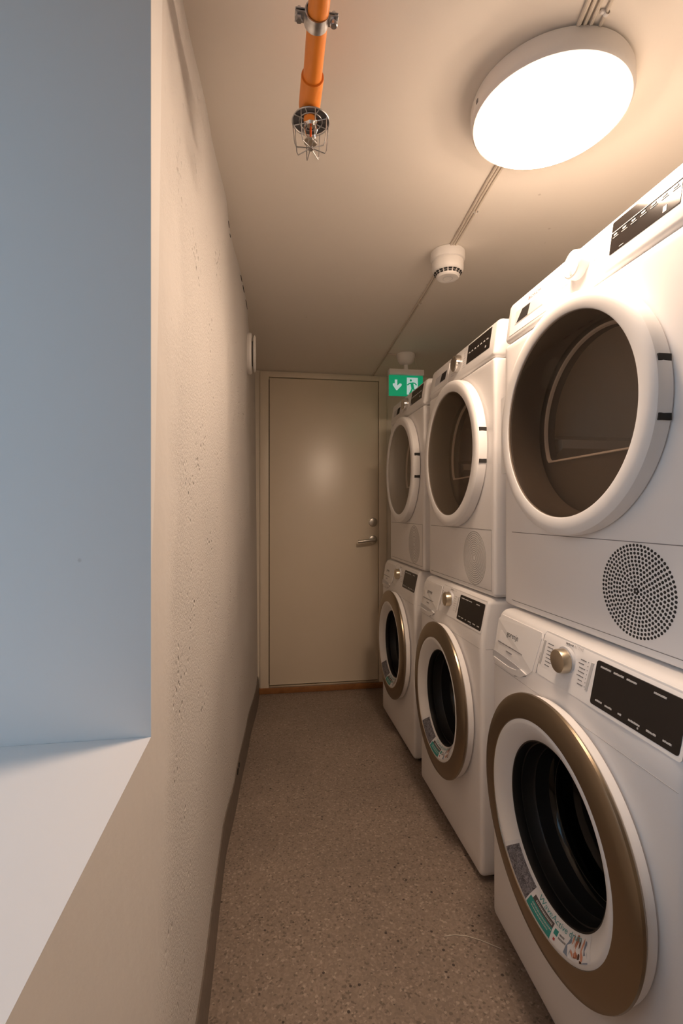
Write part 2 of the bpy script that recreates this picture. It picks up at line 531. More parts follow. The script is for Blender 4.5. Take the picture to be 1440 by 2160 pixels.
# window_1: sill, frame, panes (the light enters here)
bm = bmesh.new()
box(bm, WX0, -0.1402, WY0, WY1, SZ - 0.03, SZ)
win = bpy.data.objects.new('window_1', None)
C.objects.link(win)
win.location = (0, 0, 0)
win['kind'] = 'structure'
finish('window_sill', bm, 'sill', win, smooth=30, label='white painted deep window sill')
bm = bmesh.new()
fx0, fx1 = WX0 - 0.05, WX0
ft = 0.05
box(bm, fx0, fx1, WY0, WY0 + ft, SZ, 1.915)
box(bm, fx0, fx1, WY1 - ft, WY1, SZ, 1.915)
box(bm, fx0, fx1, WY0 + ft, WY1 - ft, SZ, SZ + ft)
box(bm, fx0, fx1, WY0 + ft, WY1 - ft, 1.915 - ft, 1.915)
finish('window_frame', bm, 'white_metal', win, smooth=0)
bm = bmesh.new()
box(bm, fx0 + 0.02, fx0 + 0.026, WY0 + ft - 0.004, WY1 - ft + 0.004, SZ + ft - 0.004, 1.915 - ft + 0.004)
finish('window_pane', bm, 'clear_glass', win, smooth=0)

# end wall with door
DX0, DX1, DZ0, DZ1 = 0.024, 0.706, 0.048, 1.937
FY = Yb - 0.012     # frame face
bm = bmesh.new()
box(bm, -0.12, -0.034, Yb, Yb + 0.1, 0, Hc)
box(bm, 0.760, XR, Yb, Yb + 0.1, 0, Hc)
box(bm, -0.034, 0.760, Yb, Yb + 0.1, 1.972, Hc)
finish('wall_back', bm, 'backwall', kind='structure', smooth=0)
door = bpy.data.objects.new('door_1', None)
C.objects.link(door)
door.location = (0.365, FY, 0)
door['kind'] = 'structure'
def dmesh(name, bm, m_, **kw):
    for v in bm.verts:
        v.co -= Vector((0.365, FY, 0))
    return finish(name, bm, m_, door, **kw)
bm = bmesh.new()
box(bm, -0.034, DX0 - 0.0045, FY, Yb + 0.08, 0, 1.972, 0.002)
box(bm, DX1 + 0.0045, 0.760, FY, Yb + 0.08, 0, 1.972, 0.002)
box(bm, DX0 - 0.0045, DX1 + 0.0045, FY, Yb + 0.08, DZ1 + 0.0045, 1.972, 0.002)
dmesh('door_frame', bm, 'door_frame')
bm = bmesh.new()
box(bm, DX0 - 0.01, DX1 + 0.01, Yb + 0.055, Yb + 0.075, 0.0, 1.96)
dmesh('rebate', bm, 'crack', smooth=0)
bm = bmesh.new()
box(bm, DX0, DX1, FY + 0.003, FY + 0.045, DZ0, DZ1, 0.0015)
for v in bm.verts:
    v.co.y += 0.004
leaf = dmesh('door_leaf', bm, 'door')
bm = bmesh.new()
box(bm, -0.045, 0.775, FY - 0.012, Yb + 0.05, 0, 0.034, 0.003)
dmesh('threshold', bm, 'threshold', label='brown varnished wooden threshold')
bm = bmesh.new()
box(bm, DX0 - 0.004, DX1 + 0.004, FY - 0.006, FY + 0.05, 0.034, 0.044, 0.002)
dmesh('threshold_strip', bm, 'steel_strip', label='shiny metal strip on the threshold')
bm = bmesh.new()
lathe(bm, [(0, -0.016), (0.020, -0.016), (0.026, -0.013), (0.028, -0.002), (0.028, 0.006)], (0.672, FY + 0.007, 1.048), 'y', 32)
box(bm, 0.669, 0.675, FY - 0.011, FY - 0.001, 1.036, 1.060, 0.001)
dmesh('lock', bm, 'satin_steel', label='round steel thumb-turn lock')
bm = bmesh.new()
lathe(bm, [(0, -0.012), (0.020, -0.012), (0.026, -0.009), (0.028, -0.001), (0.028, 0.006)], (0.672, FY + 0.007, 0.937), 'y', 32)
lathe(bm, [(0.009, -0.006), (0.009, -0.05)], (0.672, FY + 0.007, 0.937), 'y', 20)
tube(bm, [(0.674, FY - 0.048, 0.937), (0.655, FY - 0.05, 0.937), (0.62, FY - 0.052, 0.933), (0.585, FY - 0.052, 0.929), (0.566, FY - 0.048, 0.928)], 0.0105, 14)
dmesh('door_handle', bm, 'satin_steel', label='steel lever handle pointing left')

# skirting along the left wall
bm = bmesh.new()
prof = [(0.0, 0.0), (0.010, 0.0), (0.008, 0.02), (0.006, 0.085), (0.0025, 0.108), (-0.004, 0.108)]
rows = []
for i in range(91):
    y = -1.4 + i * (Yb - 0.014 + 1.4) / 90
    rows.append([bm.verts.new(((wall_x(y, z) if y > WY1 else -0.14) + o_ + 0.001, y, z)) for o_, z in prof])
for a, b in zip(rows[:-1], rows[1:]):
    for k in range(len(prof) - 1):
        bm.faces.new((a[k], b[k], b[k + 1], a[k + 1]))
bm.faces.new(rows[-1])
bl = finish('baseboard_left', bm, 'base', kind='structure', smooth=40)
bm = bmesh.new()
for (y, ln) in ((1.93, 0.05), (1.99, 0.03)):
    prism(bm, [(y, 0.098), (y + ln * .5, 0.104), (y + ln, 0.096), (y + ln * .6, 0.085), (y + ln * .2, 0.088)], lambda a, b, t: (wall_x(a, b) + 0.006 + t, a, b), -0.004, 0.0015)
finish('tear', bm, 'crack', bl, smooth=0, label='dark tear in the skirting')

# ---------------------------------------------------------------- machines
def loft_body(bm, u0, u1, v0, v1, r, hole, depth, yf=lambda v: 0.0, edge=0.010, n=128, r2=None):
    """rounded box front (local x=u-0.3, y=depth, z=v), rounded front edge, optional round hole"""
    cu, cv = (hole[0], hole[1]) if hole else ((u0 + u1) / 2, (v0 + v1) / 2)
    def outline(inset, rad):
        a0_, a1_, b0_, b1_ = u0 + inset, u1 - inset, v0 + inset, v1 - inset
        pts = []
        base = rrect(a0_, a1_, b0_, b1_, max(rad, 0.0005), 5)
        # resample by straight sides too
        out = []
        m_ = len(base)
        for i in range(m_):
            p, q = base[i], base[(i + 1) % m_]
            d = math.hypot(q[0] - p[0], q[1] - p[1])
            k = max(1, int(round(d / 0.04))) if d > 0.02 else 1
            for j in range(k):
                out.append((p[0] + (q[0] - p[0]) * j / k, p[1] + (q[1] - p[1]) * j / k))
        return out
    # use one sampling for every ring: scale about side insets
    base = outline(0, r)
    def inset_pt(p, s):
        x, y = p
        # move towards the inside by s along the outline normal (approx. for rounded rectangles)
        cx = min(max(x, u0 + r), u1 - r)
        cy_ = min(max(y, v0 + r), v1 - r)
        dx, dy = x - cx, y - cy_
        d = math.hypot(dx, dy)
        if d < 1e-9:
            return p
        return (x - dx / d * min(s, r * 0.98), y - dy / d * min(s, r * 0.98))
    rings = []
    for ins, y in ((0, depth), (0, edge), (edge * 0.13, edge * 0.5), (edge * 0.5, edge * 0.13), (min(edge, r * 0.95), 0.0)):
        rings.append([bm.verts.new((p[0] - 0.3, y + yf(p[1]), p[1])) for p in (inset_pt(q, ins) for q in base)])
    m_ = len(base)
    for a, b in zip(rings[:-1], rings[1:]):
        for i in range(m_):
            j = (i + 1) % m_
            bm.faces.new((a[i], a[j], b[j], b[i]))
    bm.faces.new(rings[0])
    if hole:
        R = hole[2]
        steps = [0.12, 0.25, 0.4, 0.55, 0.7, 0.85, 1.0]
        prev = rings[-1]
        front = [(v.co.x + 0.3, v.co.z) for v in rings[-1]]
        for s_ in steps + ['deep']:
            cur = []
            for p, q in zip(base, front):
                a = math.atan2(p[1] - cv, p[0] - cu)
                x, z = cu + R * math.cos(a), cv + R * math.sin(a)
                if s_ == 'deep':
                    cur.append(bm.verts.new((x - 0.3, yf(z) + 0.02, z)))
                else:
                    xx, zz = q[0] + (x - q[0]) * s_, q[1] + (z - q[1]) * s_
                    cur.append(bm.verts.new((xx - 0.3, yf(zz), zz)))
            for i in range(m_):
                j = (i + 1) % m_
                bm.faces.new((prev[i], prev[j], cur[j], cur[i]))
            prev = cur
    else:
        bm.faces.new(rings[-1][::-1])

def dash_text(bm, fn, u0, u1, v, h, t, rr, gap=0.18):
    """illegible small print: a broken row of tiny strokes"""
    x = u0
    while x < u1:
        wd = rr.uniform(0.5, 1.1) * h
        x2 = min(x + wd, u1)
        hh = h * rr.uniform(0.75, 1.0)
        prism(bm, [(x, v), (x2, v), (x2, v + hh), (x, v + hh)], fn, 0.0, t)
        x = x2 + h * gap * rr.uniform(0.6, 1.6)

# ---- dryers
D_CU, D_CV = 0.300, 0.463
def dryer(loc, label, variant, group):
    t = thing('tumble_dryer', label, 'dryer', loc, -PI / 2, group)
    yfp = lambda v: max(0.0, v - 0.735) * 0.13 + max(0.0, v - 0.815) ** 2 * 9
    kx = 0.962 if variant == 'a' else 1.0
    def S(u, v, tt):
        return (u * kx - 0.3, yfp(v) - tt, v)
    bm = bmesh.new()
    loft_body(bm, 0, 0.598, 0.0, 0.7225, 0.012, (D_CU, D_CV, 0.222), 0.58)
    finish('body', bm, 'enamel', t)
    bm = bmesh.new()
    loft_body(bm, 0, 0.598, 0.7245, 0.842, 0.016, None, 0.56, yfp, edge=0.012)
    panel = finish('control_panel', bm, 'plastic', t)
    bm = bmesh.new()
    box(bm, -0.292, 0.292, 0.050, 0.545, 0.8405, 0.8435, 0.001, 1)
    finish('bounce_damper', bm, 'bounce_damper', t)  # added out of view, dampens lamp light reflected up to the ceiling
    # control panel fittings
    u0d, u1d = (0.418, 0.584) if variant == 'a' else (0.378, 0.556)
    bm = bmesh.new()
    prism(bm, rrect(u0d, u1d, 0.762, 0.827, 0.002), S, -0.001, 0.0008)
    disp = finish('display', bm, 'black_gloss', panel, smooth=0)
    rr = random.Random(5)
    bm = bmesh.new()
    if variant == 'a':
        prism(bm, [(u0d, 0.8035), (u1d, 0.8035), (u1d, 0.8046), (u0d, 0.8046)], S, 0.0, 0.0013)
        for k in range(7):
            x = u0d + 0.008 + k * 0.0235
            dash_text(bm, S, x, x + 0.009, 0.7965, 0.0035, 0.0012, rr)
            dash_text(bm, S, x - 0.002, x + 0.013, 0.7925, 0.0012, 0.0012, rr)
        prism(bm, [(0.548, 0.767), (0.556, 0.767), (0.556, 0.7775), (0.548, 0.7775)], S, 0.0, 0.0012)
        dash_text(bm, S, 0.445, 0.456, 0.7655, 0.0014, 0.0012, rr, 0.05)
    else:
        for k in range(7):
            x = u0d + 0.012 + k * 0.023
            dash_text(bm, S, x, x + 0.010, 0.795, 0.0045, 0.0012, rr)
        prism(bm, [(0.522, 0.772), (0.529, 0.772), (0.529, 0.779), (0.522, 0.779)], S, 0.0, 0.0012)
    finish('display_icons', bm, 'print_pale', panel, kind='stuff', smooth=0, label='pale icons printed on the dark display')
    # programme knob
    ku, kv = (0.325, 0.790) if variant == 'a' else (0.303, 0.786)
    ky = yfp(kv)
    kc = ku * kx - 0.3
    bm = bmesh.new()
    if variant == 'a':
        lathe(bm, [(0.0, -0.022), (0.020, -0.022), (0.0255, -0.0235), (0.0285, -0.0215), (0.0300, -0.014), (0.0305, 0.004)], (kc, ky, kv), 'y', 56)
        finish('programme_knob', bm, 'plastic', panel, label='white dial knob')
        bm = bmesh.new()
        box(bm, kc - 0.0045, kc + 0.0045, ky - 0.0245, ky - 0.012, kv - 0.024, kv + 0.026, 0.002)
        finish('knob_grip', bm, 'plastic', panel)
    else:
        lathe(bm, [(0.0, -0.020), (0.021, -0.020), (0.0255, -0.0215), (0.0285, -0.019), (0.0300, -0.012), (0.0305, 0.004)], (kc, ky, kv), 'y', 56)
        finish('programme_knob', bm, 'chrome', panel, label='chrome dial knob')
    bm = bmesh.new()
    for k in range(8):
        dash_text(bm, S, ku + 0.042, ku + 0.042 + rr.uniform(0.014, 0.026), kv + 0.030 - k * 0.0085, 0.0022, 0.0003, rr)
        dash_text(bm, S, ku - 0.068 + rr.uniform(0, 0.012), ku - 0.042, kv + 0.030 - k * 0.0085, 0.0022, 0.0003, rr)
    finish('programme_labels', bm, 'plastic_dim' if variant == 'b' else 'print_pale', panel, kind='stuff', smooth=0, label='grey printed programme list around the knob')
    # water tank drawer with a recessed grip
    bm = bmesh.new()
    prism(bm, rrect(0.026, 0.205, 0.742, 0.820, 0.003), S, -0.002, 0.0009)
    dr = finish('tank_drawer', bm, 'plastic', t, smooth=0)
    bm = bmesh.new()
    if variant == 'a':
        prism(bm, [(0.052, 0.764), (0.186, 0.764), (0.190, 0.800), (0.052, 0.800)], S, 0.0005, 0.0013)
        finish('grip_recess', bm, 'plastic_dim', dr, smooth=0)
        bm = bmesh.new()
        prism(bm, [(0.060, 0.767), (0.116, 0.767), (0.124, 0.796), (0.085, 0.796)], S, 0.001, 0.0018)
        finish('grip_slot', bm, 'dark_slot', dr, smooth=0)
        bm = bmesh.new()
        prism(bm, [(0.112, 0.766), (0.184, 0.766), (0.187, 0.796), (0.122, 0.796)], S, 0.001, 0.0016)
        finish('grip_flap', bm, 'print_pale', dr, smooth=0)
        bm = bmesh.new()
        add_text(bm, 'BOSCH', S, 0.0115, 0.112, 0.8075, 0.0013, width=0.058)
        finish('lettering', bm, 'print_red', dr, smooth=0, label='small red lettering above the grip')
    else:
        prism(bm, [(0.060, 0.764), (0.180, 0.764), (0.190, 0.800), (0.064, 0.796)], S, 0.0005, 0.0013)
        finish('grip_recess', bm, 'plastic_dim', dr, smooth=0)
        bm = bmesh.new()
        prism(bm, [(0.120, 0.766), (0.176, 0.766), (0.188, 0.797), (0.135, 0.797)], S, 0.001, 0.0018)
        finish('grip_slot', bm, 'dark_slot', dr, smooth=0)
    # lower service flap with the vent grille
    def P(u, v, tt):
        return (u - 0.3, -tt, v)
    fu0, fu1 = (0.040, 0.600) if variant == 'a' else (0.022, 0.578)
    if variant == 'a':
        fu1 = 0.590
    bm = bmesh.new()
    for (a, b, c_, d) in ((fu0, fu1, 0.2015, 0.2030), (fu0, fu1, 0.0165, 0.0178)):
        prism(bm, [(a, c_), (b, c_), (b, d), (a, d)], P, -0.001, 0.0004)
    if variant == 'b':
        prism(bm, [(fu1 - 0.001, 0.0178), (fu1, 0.0178), (fu1, 0.2015), (fu1 - 0.001, 0.2015)], P, -0.001, 0.0004)
    finish('flap_joint', bm, 'print_grey', t, kind='stuff', smooth=0)
    bm = bmesh.new()
    if variant == 'a':
        gu, gv, gR = 0.474, 0.113, 0.0835
        for k in range(12):
            R = gR * (k + 0.6) / 11.6
            cnt = max(5, int(round(2 * PI * R / 0.0083)))
            for i in range(cnt):
                a = 2 * PI * (i + (k % 2) * 0.5) / cnt
                cx, cz = gu + R * math.cos(a), gv + R * math.sin(a)
                prism(bm, [(cx + 0.0029 * math.cos(q * PI / 4), cz + 0.0029 * math.sin(q * PI / 4)) for q in range(8)], P, -0.001, 0.0003)
        finish('vent_holes', bm, 'dark_slot', t, smooth=0, kind='stuff', label='round vent grille of small dark holes')
    else:
        gu, gv, gR = 0.452, 0.107, 0.0865
        for k in range(13):
            R = gR * (k + 0.5) / 12.5
            r1, r2 = R - 0.0013, R + 0.0013
            for h0 in (0.0, PI):
                pts = [(gu + r2 * math.cos(h0 + PI * q / 24), gv + r2 * math.sin(h0 + PI * q / 24)) for q in range(25)]
                pts += [(gu + r1 * math.cos(h0 + PI * q / 24), gv + r1 * math.sin(h0 + PI * q / 24)) for q in range(24, -1, -1)]
                if r1 > 0.003:
                    prism(bm, pts, P, -0.001, 0.0003)
        finish('vent_slits', bm, 'print_mid', t, smooth=0, kind='stuff', label='round vent grille of concentric slits')
    # drum and bulkhead behind the glass
    bm = bmesh.new()
    lathe(bm, [(0.218, 0.018), (0.235, 0.05), (0.235, 0.062)], (D_CU - 0.3, 0, D_CV), 'y', 72)
    # bulkhead with a flat-bottomed opening
    n = 72
    outer, inner, inner2 = [], [], []
    for i in range(n):
        a = 2 * PI * i / n
        outer.append(bm.verts.new((0.235 * math.cos(a), 0.062, D_CV + 0.235 * math.sin(a))))
        x, z = 0.203 * math.cos(a), 0.203 * math.sin(a)
        z = max(z, -0.078)
        inner.append(bm.verts.new((x, 0.062, D_CV + z)))
        inner2.append(bm.verts.new((x * 0.97, 0.085, D_CV + z * 0.97)))
    for i in range(n):
        j = (i + 1) % n
        bm.faces.new((outer[i], outer[j], inner[j], inner[i]))
        bm.faces.new((inner[i], inner[j], inner2[j], inner2[i]))
    finish('bulkhead', bm, 'bulkhead', t)
    bm = bmesh.new()
    lip = []
    for r_, y_ in ((0.205, 0.0615), (0.2035, 0.0590), (0.199, 0.0595), (0.197, 0.066)):
        lip.append([bm.verts.new((r_ * math.cos(2 * PI * i / n), y_, D_CV + max(r_ * math.sin(2 * PI * i / n), -0.078 + (0.203 - r_) * 0.8))) for i in range(n)])
    for a_, b_ in zip(lip[:-1], lip[1:]):
        for i in range(n):
            j = (i + 1) % n
            bm.faces.new((a_[i], a_[j], b_[j], b_[i]))
    finish('drum_lip', bm, 'drum', t)  # lip in the light drum colour, painting the edge highlight of the opening
    bm = bmesh.new()
    lathe(bm, [(0.205, 0.084), (0.27, 0.10), (0.27, 0.44), (0.25, 0.46), (0.0, 0.47)], (D_CU - 0.3, 0, D_CV + 0.01), 'y', 72)
    drum = finish('drum', bm, 'drum', t)
    for k in range(3):
        a = math.radians(70 + 120 * k)
        bm = bmesh.new()
        c0, s0 = math.cos(a), math.sin(a)
        pr = []
        for (q, w_) in ((0.268, 0.045), (0.235, 0.022), (0.205, 0.012), (0.205, -0.012), (0.235, -0.022), (0.268, -0.045)):
            pr.append((q * c0 - w_ * s0, q * s0 + w_ * c0))
        lo = [bm.verts.new((x, 0.11, D_CV + 0.01 + z)) for x, z in pr]
        hi = [bm.verts.new((x, 0.45, D_CV + 0.01 + z)) for x, z in pr]
        for i in range(len(pr) - 1):
            bm.faces.new((lo[i], lo[i + 1], hi[i + 1], hi[i]))
        bm.faces.new(lo)
        finish('drum_paddle', bm, 'drum', drum, smooth=60)
    # door: tab behind, ring, glass, grip slots
    bm = bmesh.new()
    prism(bm, rrect(0.016, 0.078, 0.362, 0.572, 0.006), lambda u, v, tt: (u - 0.3, -tt, v), 0.0005, 0.019)
    finish('hinge_plate', bm, 'plastic', t, smooth=30)
    bm = bmesh.new()
    lathe(bm, [(0.250, -0.0015), (0.2565, -0.004), (0.2575, -0.020), (0.2555, -0.031), (0.2505, -0.0355), (0.240, -0.037), (0.2215, -0.0365), (0.2185, -0.035), (0.217, -0.028), (0.217, 0.0), (0.250, -0.0015)], (D_CU - 0.3, 0, D_CV), 'y', 128)
    dd = finish('door', bm, 'plastic', t)
    bm = bmesh.new()
    lathe(bm, [(0.0, -0.0385), (0.10, -0.0378), (0.17, -0.0362), (0.2172, -0.0335), (0.2172, -0.030), (0.17, -0.0325), (0.10, -0.034), (0.0, -0.0347)], (D_CU - 0.3, 0, D_CV), 'y', 96)
    gls = bm
    bm = bmesh.new()
    lathe(bm, [(0.2168, -0.0295), (0.2130, -0.020), (0.2105, 0.0), (0.2100, 0.050), (0.216, 0.052)], (D_CU - 0.3, 0, D_CV), 'y', 96)
    finish('door_inner_ring', bm, 'bulkhead', dd)
    bm = gls
    finish('door_glass', bm, 'dryer_glass', dd, label='round brown tinted glass')
    for (za, zb) in ((0.0435, 0.0555), (-0.0545, -0.0425)):
        bm = bmesh.new()
        zz = 0.5 * (za + zb)
        xe = math.sqrt(0.2575 ** 2 - zz ** 2)
        box(bm, xe - 0.012, xe + 0.0009, -0.0285, -0.004, D_CV + za, D_CV + zb, 0.0006, 1)
        finish('grip_slot', bm, 'dark_slot', dd, smooth=0)
    return t

DZ = 0.855
for (xf, yl, sx, lab, var, grp) in (
        (0.6655, 1.290, 1.045, 'nearest and largest white tumble dryer with a white dial, stacked beside the camera', 'a', 'tumble dryers stacked on the washers'),
        (0.6755, 1.960, 0.985, 'middle white tumble dryer with chrome dial, between the two others', 'b', 'tumble dryers stacked on the washers'),
        (0.6780, 2.612, 0.960, 'farthest white tumble dryer with chrome dial, beside the cream door and exit sign', 'b', 'tumble dryers stacked on the washers')):
    dryer((xf, yl - 0.3 * sx, DZ), lab, var, grp).scale = (sx, 1, 1)

# ---- washing machines
W_CU, W_CV = 0.303, 0.455
def washer(loc, phi, label, group, first):
    t = thing('washing_machine', label, 'washing machine', loc, -PI / 2 + phi, group)
    yfp = lambda v: max(0.0, v - 0.735) * 0.20 + max(0.0, v - 0.825) ** 2 * 14
    S = lambda u, v, tt: (u - 0.3, yfp(v) - tt, v)
    rr = random.Random(11)
    bm = bmesh.new()
    loft_body(bm, 0, 0.600, 0.016, 0.850, 0.018, (W_CU, W_CV, 0.200), 0.60, yfp, edge=0.013)
    bdy = finish('body', bm, 'enamel', t)
    bm = bmesh.new()
    prism(bm, rrect(0.2165, 0.592, 0.7455, 0.8425, 0.006), S, -0.001, 0.0007)
    fas = finish('control_panel', bm, 'plastic', t, smooth=0)
    bm = bmesh.new()
    prism(bm, [(0.012, 0.6995), (0.588, 0.6995), (0.588, 0.7008), (0.012, 0.7008)], S, -0.001, 0.0003)
    for xs in (-0.3002, 0.3):
        box(bm, xs, xs + 0.0002, 0.014, 0.5, 0.6995, 0.7008)
    finish('seam', bm, 'print_pale', bdy, smooth=0)
    for (a, b) in ((0.05, 0.06), (0.55, 0.06), (0.05, 0.52), (0.55, 0.52)):
        bm = bmesh.new()
        lathe(bm, [(0.0, 0.0), (0.022, 0.0), (0.022, 0.008), (0.012, 0.009), (0.012, 0.02)], (a - 0.3, b, 0), 'z', 16)
        finish('foot', bm, 'gasket', t)
    # display
    bm = bmesh.new()
    prism(bm, rrect(0.392, 0.586, 0.752, 0.832, 0.005), S, -0.001, 0.001)
    finish('display', bm, 'black_sat', fas, smooth=0)
    bm = bmesh.new()
    for (u, v, w_) in ((0.404, 0.8215, 0.026), (0.437, 0.8215, 0.024), (0.468, 0.8215, 0.022), (0.526, 0.8215, 0.024),
                       (0.405, 0.7610, 0.017), (0.430, 0.7605, 0.017), (0.462, 0.7605, 0.008), (0.486, 0.7605, 0.025), (0.524, 0.7605, 0.019), (0.506, 0.7555, 0.003), (0.556, 0.7605, 0.016)):
        dash_text(bm, S, u, u + w_, v, 0.0032, 0.0014, rr, 0.12)
    finish('display_labels', bm, 'print_pale', fas, kind='stuff', smooth=0, label='rows of pale print on the black display')
    # drawer
    bm = bmesh.new()
    prism(bm, [(0.004, 0.712), (0.118, 0.7035), (0.170, 0.722), (0.196, 0.742), (0.210, 0.822), (0.206, 0.834), (0.018, 0.834), (0.004, 0.82)], S, -0.002, 0.0012)
    dr = finish('detergent_drawer', bm, 'plastic', t, smooth=0)
    bm = bmesh.new()
    prism(bm, [(0.004, 0.738), (0.06, 0.737), (0.120, 0.7345), (0.150, 0.731), (0.128, 0.722), (0.09, 0.718), (0.004, 0.720)], S, 0.0005, 0.0016)
    finish('drawer_grip', bm, 'plastic_dim', dr, smooth=0)
    bm = bmesh.new()
    prism(bm, [(0.012, 0.7205), (0.09, 0.718), (0.128, 0.722), (0.15, 0.7315), (0.176, 0.7275), (0.150, 0.712), (0.112, 0.7062), (0.012, 0.7115)], S, 0.0, 0.0035)
    finish('drawer_lip', bm, 'plastic', dr, smooth=30)
    bm = bmesh.new()
    prism(bm, [(0.118, 0.7032), (0.150, 0.7135), (0.172, 0.7215), (0.172, 0.7228), (0.150, 0.715), (0.118, 0.7046)], S, 0.0, 0.0015)
    finish('drawer_joint', bm, 'print_grey', dr, smooth=0)
    bm = bmesh.new()
    prism(bm, [(0.2105, 0.744), (0.2115, 0.744), (0.2165, 0.834), (0.2155, 0.834)], S, -0.001, 0.0006)
    finish('drawer_joint', bm, 'print_grey', dr, smooth=0)
    bm = bmesh.new()
    add_text(bm, 'gorenje', S, 0.019, 0.060, 0.789, 0.0016, width=0.056)
    finish('lettering', bm, 'print_dark', dr, smooth=0, label='dark lower-case lettering on the drawer')
    bm = bmesh.new()
    dash_text(bm, S, 0.022, 0.145, 0.7635, 0.0021, 0.0016, rr, 0.6)
    dash_text(bm, S, 0.070, 0.098, 0.7505, 0.0022, 0.0016, rr, 0.25)
    finish('small_print', bm, 'print_grey', dr, kind='stuff', smooth=0)
    # programme area
    for u in (0.221, 0.378):
        bm = bmesh.new()
        prism(bm, [(u + (v - 0.79) * 0.10 + du, v) for du, v in ((-0.0035, 0.768), (0.0035, 0.768), (0.0035, 0.822), (-0.0035, 0.822))], S, -0.001, 0.0006)
        finish('indicator_strip', bm, 'print_pale', fas, smooth=0)
    bm = bmesh.new()
    for k in range(7):
        dash_text(bm, S, 0.236, 0.236 + rr.uniform(0.014, 0.026), 0.818 - k * 0.0078, 0.0019, 0.0004, rr)
        dash_text(bm, S, 0.345 + rr.uniform(-0.004, 0.004), 0.345 + rr.uniform(0.012, 0.020), 0.818 - k * 0.0078, 0.0019, 0.0004, rr)
        prism(bm, [(0.369 + q[0], 0.8185 - k * 0.0078 + q[1]) for q in ((0, 0), (0.0016, 0), (0.0016, 0.0016), (0, 0.0016))], S, 0.0, 0.0004)
    finish('programme_labels', bm, 'print_pale' if not first else 'print_grey', fas, kind='stuff', smooth=0)
    bm = bmesh.new()
    add_text(bm, 'wave', S, 0.0085, 0.292, 0.8335, 0.0006, width=0.026)
    finish('lettering', bm, 'print_dark', fas, smooth=0)
    bm = bmesh.new()
    add_text(bm, 'ACTIVE', S, 0.0072, 0.319, 0.8335, 0.0006, width=0.030)
    finish('lettering', bm, 'print_pale', fas, smooth=0)
    kv, ku = 0.802, 0.305
    ky = yfp(kv)
    bm = bmesh.new()
    lathe(bm, [(0.0, -0.0225), (0.020, -0.0225), (0.0232, -0.0215), (0.0242, -0.019), (0.0250, 0.002)], (ku - 0.3, ky, kv), 'y', 56)
    kn = finish('programme_knob', bm, 'knob_gold', fas, label='champagne metal dial')
    bm = bmesh.new()
    lathe(bm, [(0.0248, -0.004), (0.0285, -0.0035), (0.0290, 0.004)], (ku - 0.3, ky, kv), 'y', 56)
    finish('knob_collar', bm, 'plastic_dim', fas)
    # door
    c0 = (W_CU - 0.3, 0, W_CV)
    bm = bmesh.new()
    lathe(bm, [(0.20, 0.0), (0.236, -0.001), (0.2555, -0.006), (0.2580, -0.016), (0.2575, -0.024), (0.2530, -0.0265), (0.20, -0.02), (0.20, 0.0)], c0, 'y', 128)
    dd = finish('door', bm, 'enamel', t)
    bm = bmesh.new()
    lathe(bm, [(0.2535, -0.0262), (0.2605, -0.0275), (0.2630, -0.031), (0.2620, -0.036), (0.2575, -0.0395), (0.240, -0.0425), (0.215, -0.0445), (0.2095, -0.0440), (0.2080, -0.041), (0.206, -0.03)], c0, 'y', 128)
    finish('door_rim', bm, 'gold', dd, label='champagne metallic rim')
    bm = bmesh.new()
    lathe(bm, [(0.2085, -0.0425), (0.204, -0.0440), (0.198, -0.0430), (0.185, -0.0360), (0.165, -0.0205), (0.163, -0.0175), (0.1615, -0.006)], c0, 'y', 128)
    finish('door_bezel', bm, 'plastic', dd, label='white dished bezel')
    bm = bmesh.new()
    lathe(bm, [(0.1632, -0.018), (0.1605, -0.017), (0.159, -0.010), (0.158, 0.000), (0.1585, 0.003), (0.156, 0.004), (0.153, 0.030), (0.151, 0.034), (0.149, 0.034), (0.145, 0.075), (0.142, 0.085)], c0, 'y', 96)
    finish('door_seal', bm, 'gasket', dd, label='black ribbed porthole tunnel')
    bm = bmesh.new()
    lathe(bm, [(0.1455, 0.066), (0.139, 0.072), (0.136, 0.085), (0.130, 0.118), (0.118, 0.128), (0.06, 0.134), (0.0, 0.136)], c0, 'y', 72)
    finish('door_glass', bm, 'washer_glass', dd, label='dark bowl-shaped porthole glass')
    bm = bmesh.new()
    lathe(bm, [(0.1395, 0.0805), (0.1405, 0.0795), (0.1400, 0.0785), (0.1388, 0.079)], c0, 'y', 72, closed=True)
    finish('glass_edge', bm, 'satin_steel', dd)
    bm = bmesh.new()
    lathe(bm, [(0.147, 0.084), (0.165, 0.09), (0.175, 0.10), (0.168, 0.11)], c0, 'y', 72)
    finish('rubber_gasket', bm, 'gasket', t)
    bm = bmesh.new()
    lathe(bm, [(0.160, 0.108), (0.235, 0.115), (0.24, 0.13), (0.24, 0.44), (0.22, 0.45), (0.0, 0.46)], c0, 'y', 72)
    drum = finish('drum', bm, 'drum_dark', t)
    # sticker on the bezel, in polar coordinates (degrees, radius)
    def cone(r):
        tab = [(0.165, -0.0205), (0.185, -0.0360), (0.198, -0.0430), (0.204, -0.0440)]
        if r <= tab[0][0]:
            return tab[0][1]
        for (a, va), (b, vb) in zip(tab[:-1], tab[1:]):
            if r <= b:
                return va + (vb - va) * (r - a) / (b - a)
        return tab[-1][1]
    def Q(ang, r, tt):
        a = math.radians(ang)
        nl = 0.72
        return (c0[0] + (r - tt * 0.69) * math.cos(a), cone(r) - tt * nl, W_CV + (r - tt * 0.69) * math.sin(a))
